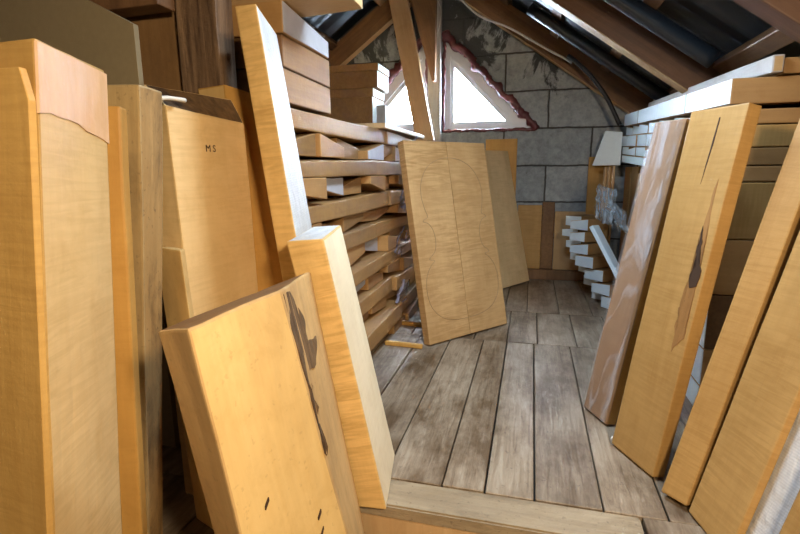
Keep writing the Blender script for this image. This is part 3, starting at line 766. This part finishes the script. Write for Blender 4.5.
# thicker billets on top of the near end, each label on its own
billet(1.19, 1.50, .899, .899, .982, .976, -.622, -1.35, 'topend', 'thick chestnut billet on the left stack, lower of the two big brown ones', 'big billets on the left stack', seed=201)
billet(1.19, 1.49, .984, .978, 1.060, 1.056, -.618, -1.36, 'topend', 'thick chestnut billet on the left stack, uppermost of the two brown ones', 'big billets on the left stack', seed=203)
billet(1.185, 1.47, 1.062, 1.058, 1.137, 1.105, -.612, -1.38, 'billet', 'grey-ended wedge billet on top of the left stack, under the overhanging plank', 'big billets on the left stack', 'greywax', seed=204)
block('plank', [(-1.25, 1.235, 1.136), (-.440, 1.185, 1.136), (-.440, 1.185, 1.215), (-1.25, 1.235, 1.22)],
      [(-1.25, 1.37, 1.128), (-.440, 1.30, 1.132), (-.440, 1.30, 1.215), (-1.25, 1.37, 1.22)], 'tan2',
      'brown plank jutting out over the aisle from the top of the left stack', 'plank', seed=61)
block('plank', [(-1.3, 1.21, 1.222), (-.54, 1.17, 1.217), (-.54, 1.17, 1.275), (-1.3, 1.21, 1.275)],
      [(-1.3, 1.36, 1.222), (-.54, 1.29, 1.217), (-.54, 1.29, 1.275), (-1.3, 1.36, 1.275)], 'tan2',
      'brown plank lying on top of the overhanging plank', 'plank', seed=62)
# far group of blocks on the left stack
GB = 'blocks on the far end of the left stack'
zc = .922
for (h_, xr, lab) in ((.19, -.835, 'tall reddish block on the far end of the left stack'), (.042, -.83, 'thin block lying on the tall reddish block'),
                      (.085, -.805, 'thick block second from the top of the far pile on the left stack'), (.035, -.80, 'thin block topmost of the far pile on the left stack')):
    billet(2.58, 2.79, zc, zc, zc + h_, zc + h_, xr, -1.35, 'end', lab, GB, 'wax', seed=int(h_ * 1000)); zc += h_ + .001
block('wood_block', [(-.825, 2.62, .922), (-.775, 2.62, .922), (-.775, 2.62, 1.07), (-.825, 2.62, 1.07)],
      [(-.825, 2.76, .922), (-.775, 2.76, .922), (-.775, 2.76, 1.07), (-.825, 2.76, 1.07)], 'greypost', 'small grey block standing beside the far pile on the left stack', seed=63)
block('plank', [(-1.0, 2.0, .899), (-.60, 2.02, .899), (-.60, 2.02, .921), (-1.0, 2.0, .921)],
      [(-1.0, 2.80, .899), (-.60, 2.80, .899), (-.60, 2.80, .921), (-1.0, 2.80, .921)], 'newbeam', 'pale thin plank lying flat on the left stack below the far pile', 'plank', seed=64)
# sticks on the floor by the stack
for a, b, lab in (((-.575, 1.895, .010), (-.412, 1.885, .010), 'nearer short square stick on the floor beside the left stack'),
                  ((-.60, 2.18, .010), (-.475, 2.165, .010), 'farther short square stick on the floor behind the pencilled blank')):
    bar('stick', a, b, .02, .018, 'orange', lab, 'stick', side=V((0, 1, 0)))

# right stack
GR = 'waxed billets in the right stack'
bounds = [.001, .085, .20, .365, .525, .684, .728, .776, .836, .888, .957]
ys = [1.55, 1.76, 1.97, 2.18, 2.39, 2.60, 2.81, 3.02, 3.22]
for j in range(8):
    for k in range(10):
        if j >= 4 and k < 5: continue
        zb, zt = bounds[k], bounds[k + 1] - .0025
        up = .010 * max(0, j) if k >= 5 else 0
        zb += up; zt += up; sl = .010 if k >= 5 else 0
        if k == 4: zb -= 0
        x0 = .507 + (0 if j == 0 else rnd.uniform(-.004, .006)) + (.0 if k != 9 else -.004) + (.012 if k == 8 else 0)
        tilt = 0
        if j == 0 and k == 7: zt0 = zt
        dz0 = .0; dz1 = .0
        if k == 8: dz0 = -.012
        if k == 6 and j % 2 == 0: dz1 = -.014
        lim = RX + (RZ + (.0 if j in (3, 7) else .13) - zt - .02) / SL
        mt = 'billet' if k != 2 else 'topend'
        billet(ys[j] + .0015, ys[j + 1] - .0015, zb, zb + sl, zt + dz0, zt + sl + dz1, x0, min(1.36 + rnd.uniform(-.05, .03), lim), 'yellow' if (j == 0 and k in (4, 7)) else mt,
               '%s white-ended billet from the floor in the %s column of the right stack' % (ORD[k], COLN[j]), GR,
               'wax', seed=300 + j * 9 + k)
block('plank', [(.585, 3.0, 1.045), (.585, 1.54, .962), (.585, 1.54, 1.006), (.585, 3.0, 1.07)],
      [(.612, 3.0, 1.045), (.612, 1.54, .962), (.612, 1.54, 1.006), (.612, 3.0, 1.07)], 'tan2',
      'long grey-edged plank lying on top along the right stack', 'plank', seed=90, mats=['edgegrey', 'tan2'], faces={2: 1, 3: 1})
billet(1.555, 1.75, .960, .960, 1.000, 1.000, .618, .76, 'billet', 'small brown offcut on top of the right stack beside the long plank', 'offcuts on the right stack', seed=91)
# support frame: brown uprights under the far columns
for j, (a, b) in enumerate(((2.42, 2.62), (2.66, 2.86), (2.90, 3.10), (3.12, 3.30))):
    block('plank', [(.545, b, .0), (.545, a, .0), (.545, a, .735), (.545, b, .735)], [(.60, b, .0), (.60, a, .0), (.60, a, .735), (.60, b, .735)], 'billet',
          'brown upright plank carrying the far half of the right stack, %s from the viewer' % COLN[j].replace('nearest', 'first'), 'plank', seed=70 + j, group='upright planks under the right stack')
# thin pale laths on edge
for j, (yy, xx, z1) in enumerate(((3.16, .412, .735), (3.10, .425, .737), (3.02, .438, .74), (2.62, .50, .70))):
    bar('lath', (xx, yy, .002), (xx, yy, z1), .010, .05, 'newbeam', ['pale upright lath, farthest of the laths before the right stack', 'pale upright lath, second farthest before the right stack', 'pale upright lath, third farthest before the right stack', 'pale upright lath, nearest of the laths before the right stack'][j], 'lath')
# slanted white-ended board at the far top
block('wood_block', [(.345, 3.22, .745), (.50, 3.20, .745), (.50, 3.20, .935), (.405, 3.20, .945)],
      [(.36, 3.30, .745), (.50, 3.30, .745), (.50, 3.30, .935), (.41, 3.30, .945)], 'wax', 'white-coated slanted block at the far top of the right stack', seed=80)
# low stepped pile at the far end
GP = 'stepped pile of white-ended billets at the right rear'
zz = .001
steps = [(.405, .07, 2.66), (.36, .065, 2.70), (.325, .065, 2.74), (.285, .065, 2.76), (.26, .062, 2.80), (.235, .06, 2.84), (.25, .065, 2.86)]
for k, (xx, h_, yy) in enumerate(steps):
    for j in range(2):
        yb = yy + j * .19 - .04; xx2 = xx + .052 - (.02 if j else 0) + rnd.uniform(-.01, .01)
        ob = billet(yb, yb + .125, zz, zz, zz + h_ - .002, zz + h_ - rnd.uniform(.004, .02), xx2, xx2 + .15, 'billet',
                    '%s white-ended billet in the %s row of the low stepped pile at the right rear' % (ORD[k], 'front' if j == 0 else 'back'), GP, 'wax', seed=500 + k * 3 + j)
        bpy.context.view_layer.update()
        pv = Matrix.Translation((xx2, yb, 0)); ob.matrix_world = pv @ Matrix.Rotation(R(38 + rnd.uniform(-7, 7)), 4, 'Z') @ pv.inverted() @ ob.matrix_local
    zz += h_ + .001
bar('board', (.30, 2.56, .45), (.455, 2.46, .16), .085, .02, 'wax', 'white-coated narrow board slanting down over the low stepped pile', 'board', side=V((.3, 1, .2)))
# plastic film pieces
def crumple(name, c, size, mat, lab, seed, rot=(0, 0, 0), amp=.02):
    bm = bmesh.new(); n = 16; g = []
    for i in range(n + 1):
        row = []
        for k in range(n + 1):
            x, z = (i / n - .5) * size[0], (k / n - .5) * size[1]
            p = V((x, 0, z)); d = mn.noise_vector(p * 14 + V((seed, 0, 0))) * amp + mn.noise_vector(p * 45 + V((0, seed, 0))) * amp * .35
            row.append(bm.verts.new(p + d))
        g.append(row)
    for i in range(n):
        for k in range(n): bm.faces.new([g[i][k], g[i + 1][k], g[i + 1][k + 1], g[i][k + 1]])
    from mathutils import Euler
    M = Matrix.Translation(c) @ Euler([R(a) for a in rot]).to_matrix().to_4x4()
    o = fin(bm, name, mat, None, M, smooth=True)
    sm = o.modifiers.new('thin', 'SOLIDIFY'); sm.thickness = .0006
    return tag(o, lab, 'plastic film')
crumple('plastic_film', (.375, 2.80, .535), (.13, .20), 'sheetfilm', 'milky bluish plastic film draped over the low stepped pile', 3, (12, 8, -50), .03)
crumple('plastic_film', (.44, 2.74, .46), (.10, .15), 'sheetfilm', 'crumpled clear plastic film beside the milky film, right rear', 6, (20, -20, -60), .03)
for k, (yy, z_, sz, lab) in enumerate(((2.28, .62, (.12, .14), 'upper crumpled purplish film hanging on the left stack ends'), (2.2, .40, (.16, .12), 'middle crumpled purplish film hanging on the left stack ends'),
                                       (2.12, .18, (.14, .12), 'lowest crumpled purplish film hanging on the left stack ends'), (2.5, .84, (.16, .08), 'crumpled purplish film just below the top of the left stack'))):
    crumple('plastic_film', (-.578 + max(0, .35 - z_) * .16, yy, z_), sz, 'purplefilm', lab, 20 + k, (15, 20, 90), .022)

# cables, wire
t = tube('cable', [(-.50, 3.20, 1.785), (-.454, 3.2, 1.733), (-.344, 3.2, 1.634), (-.165, 3.2, 1.552), (.041, 3.2, 1.427), (.150, 3.2, 1.365), (.196, 3.22, 1.34)], .006, 'cable_w', None, 8)
tag(t, 'thin pale cable looping along the rafter above the right window', 'cable')
t = tube('cable', [(.17, 3.15, 1.365), (.215, 3.13, 1.325), (.30, 3.12, 1.24), (.39, 3.12, 1.12), (.468, 3.12, .97)], .012, 'cable_b', None, 8)
tag(t, 'thick black cable dropping from the rafter behind the right stack', 'cable')
t = tube('wire', [(-.635, 3.30, 1.80), (-.60, 3.30, 1.72), (-.61, 3.30, 1.62), (-.64, 3.31, 1.55), (-.652, 3.34, 1.52)], .003, 'cable_w', None, 6)
tag(t, 'thin wire hanging beside the dark brace at the grey post', 'wire')
# rainwater-like dark pipes between the rafters, right slope
for a, b, lab in (((-.05, 2.95), (.72, 2.95), 'dark glossy pipe running down the right slope between the first two rafters'),
                  ((.16, 2.12), (.62, 2.12), 'short shiny pipe under the right slope next to the second rafter')):
    p = [(x, yy, und(x) + .10) for x, yy in (a, ((a[0] + b[0]) / 2, a[1]), b)]
    tag(tube('pipe', p, .032, 'roof', None, 16), lab, 'pipe')

# ------------------------------------------------------------------ light
w = bpy.data.worlds.new('sky'); S.world = w; w.use_nodes = True
bg = w.node_tree.nodes['Background']; bg.inputs[0].default_value = (.72, .86, 1, 1); bg.inputs[1].default_value = 120

def area(name, loc, rot, sx, sy, power, col, portal=False):
    l = bpy.data.lights.new(name, 'AREA'); l.shape = 'RECTANGLE'; l.size = sx; l.size_y = sy; l.energy = power; l.color = col
    o = bpy.data.objects.new(name, l); COL.objects.link(o); o.location = loc; o.rotation_euler = rot
    if portal: l.cycles.is_portal = True
    return o
area('window_portal', (-.655, W + .30, 1.30), (R(90), 0, 0), 1.5, .9, 1, (1, 1, 1), True)

lo = area('work_lamp', (.38, -.12, 1.02), (0, 0, 0), .14, .14, 15.5, (1, .80, .55))
lo.rotation_euler = (V((-.25, 1.0, .25)) - lo.location).to_track_quat('-Z', 'Y').to_euler()
area('daylight_lamp', (-.04, 1.30, 1.36), (0, 0, 0), .2, .3, 14, (.62, .80, 1))

# ------------------------------------------------------------------ camera
cam = bpy.data.cameras.new('camera'); co = bpy.data.objects.new('camera', cam); COL.objects.link(co)
p_, y_, r_ = R(11.0), R(15.0), R(-.57)
f = V((-math.sin(y_) * math.cos(p_), math.cos(y_) * math.cos(p_), -math.sin(p_))); rt = V((math.cos(y_), math.sin(y_), 0)); up = rt.cross(f)
X = rt * math.cos(r_) + up * math.sin(r_); Y = -rt * math.sin(r_) + up * math.cos(r_); Z = -f
co.matrix_world = Matrix(((X.x, Y.x, Z.x, 0), (X.y, Y.y, Z.y, 0), (X.z, Y.z, Z.z, .72), (0, 0, 0, 1)))
cam.sensor_width = 36; cam.lens = 490 / 800 * 36; cam.clip_start = .02
S.camera = co
vs = S.view_settings; vs.view_transform = 'Standard'; vs.look = 'None'; vs.gamma = 1; vs.exposure = 0.45
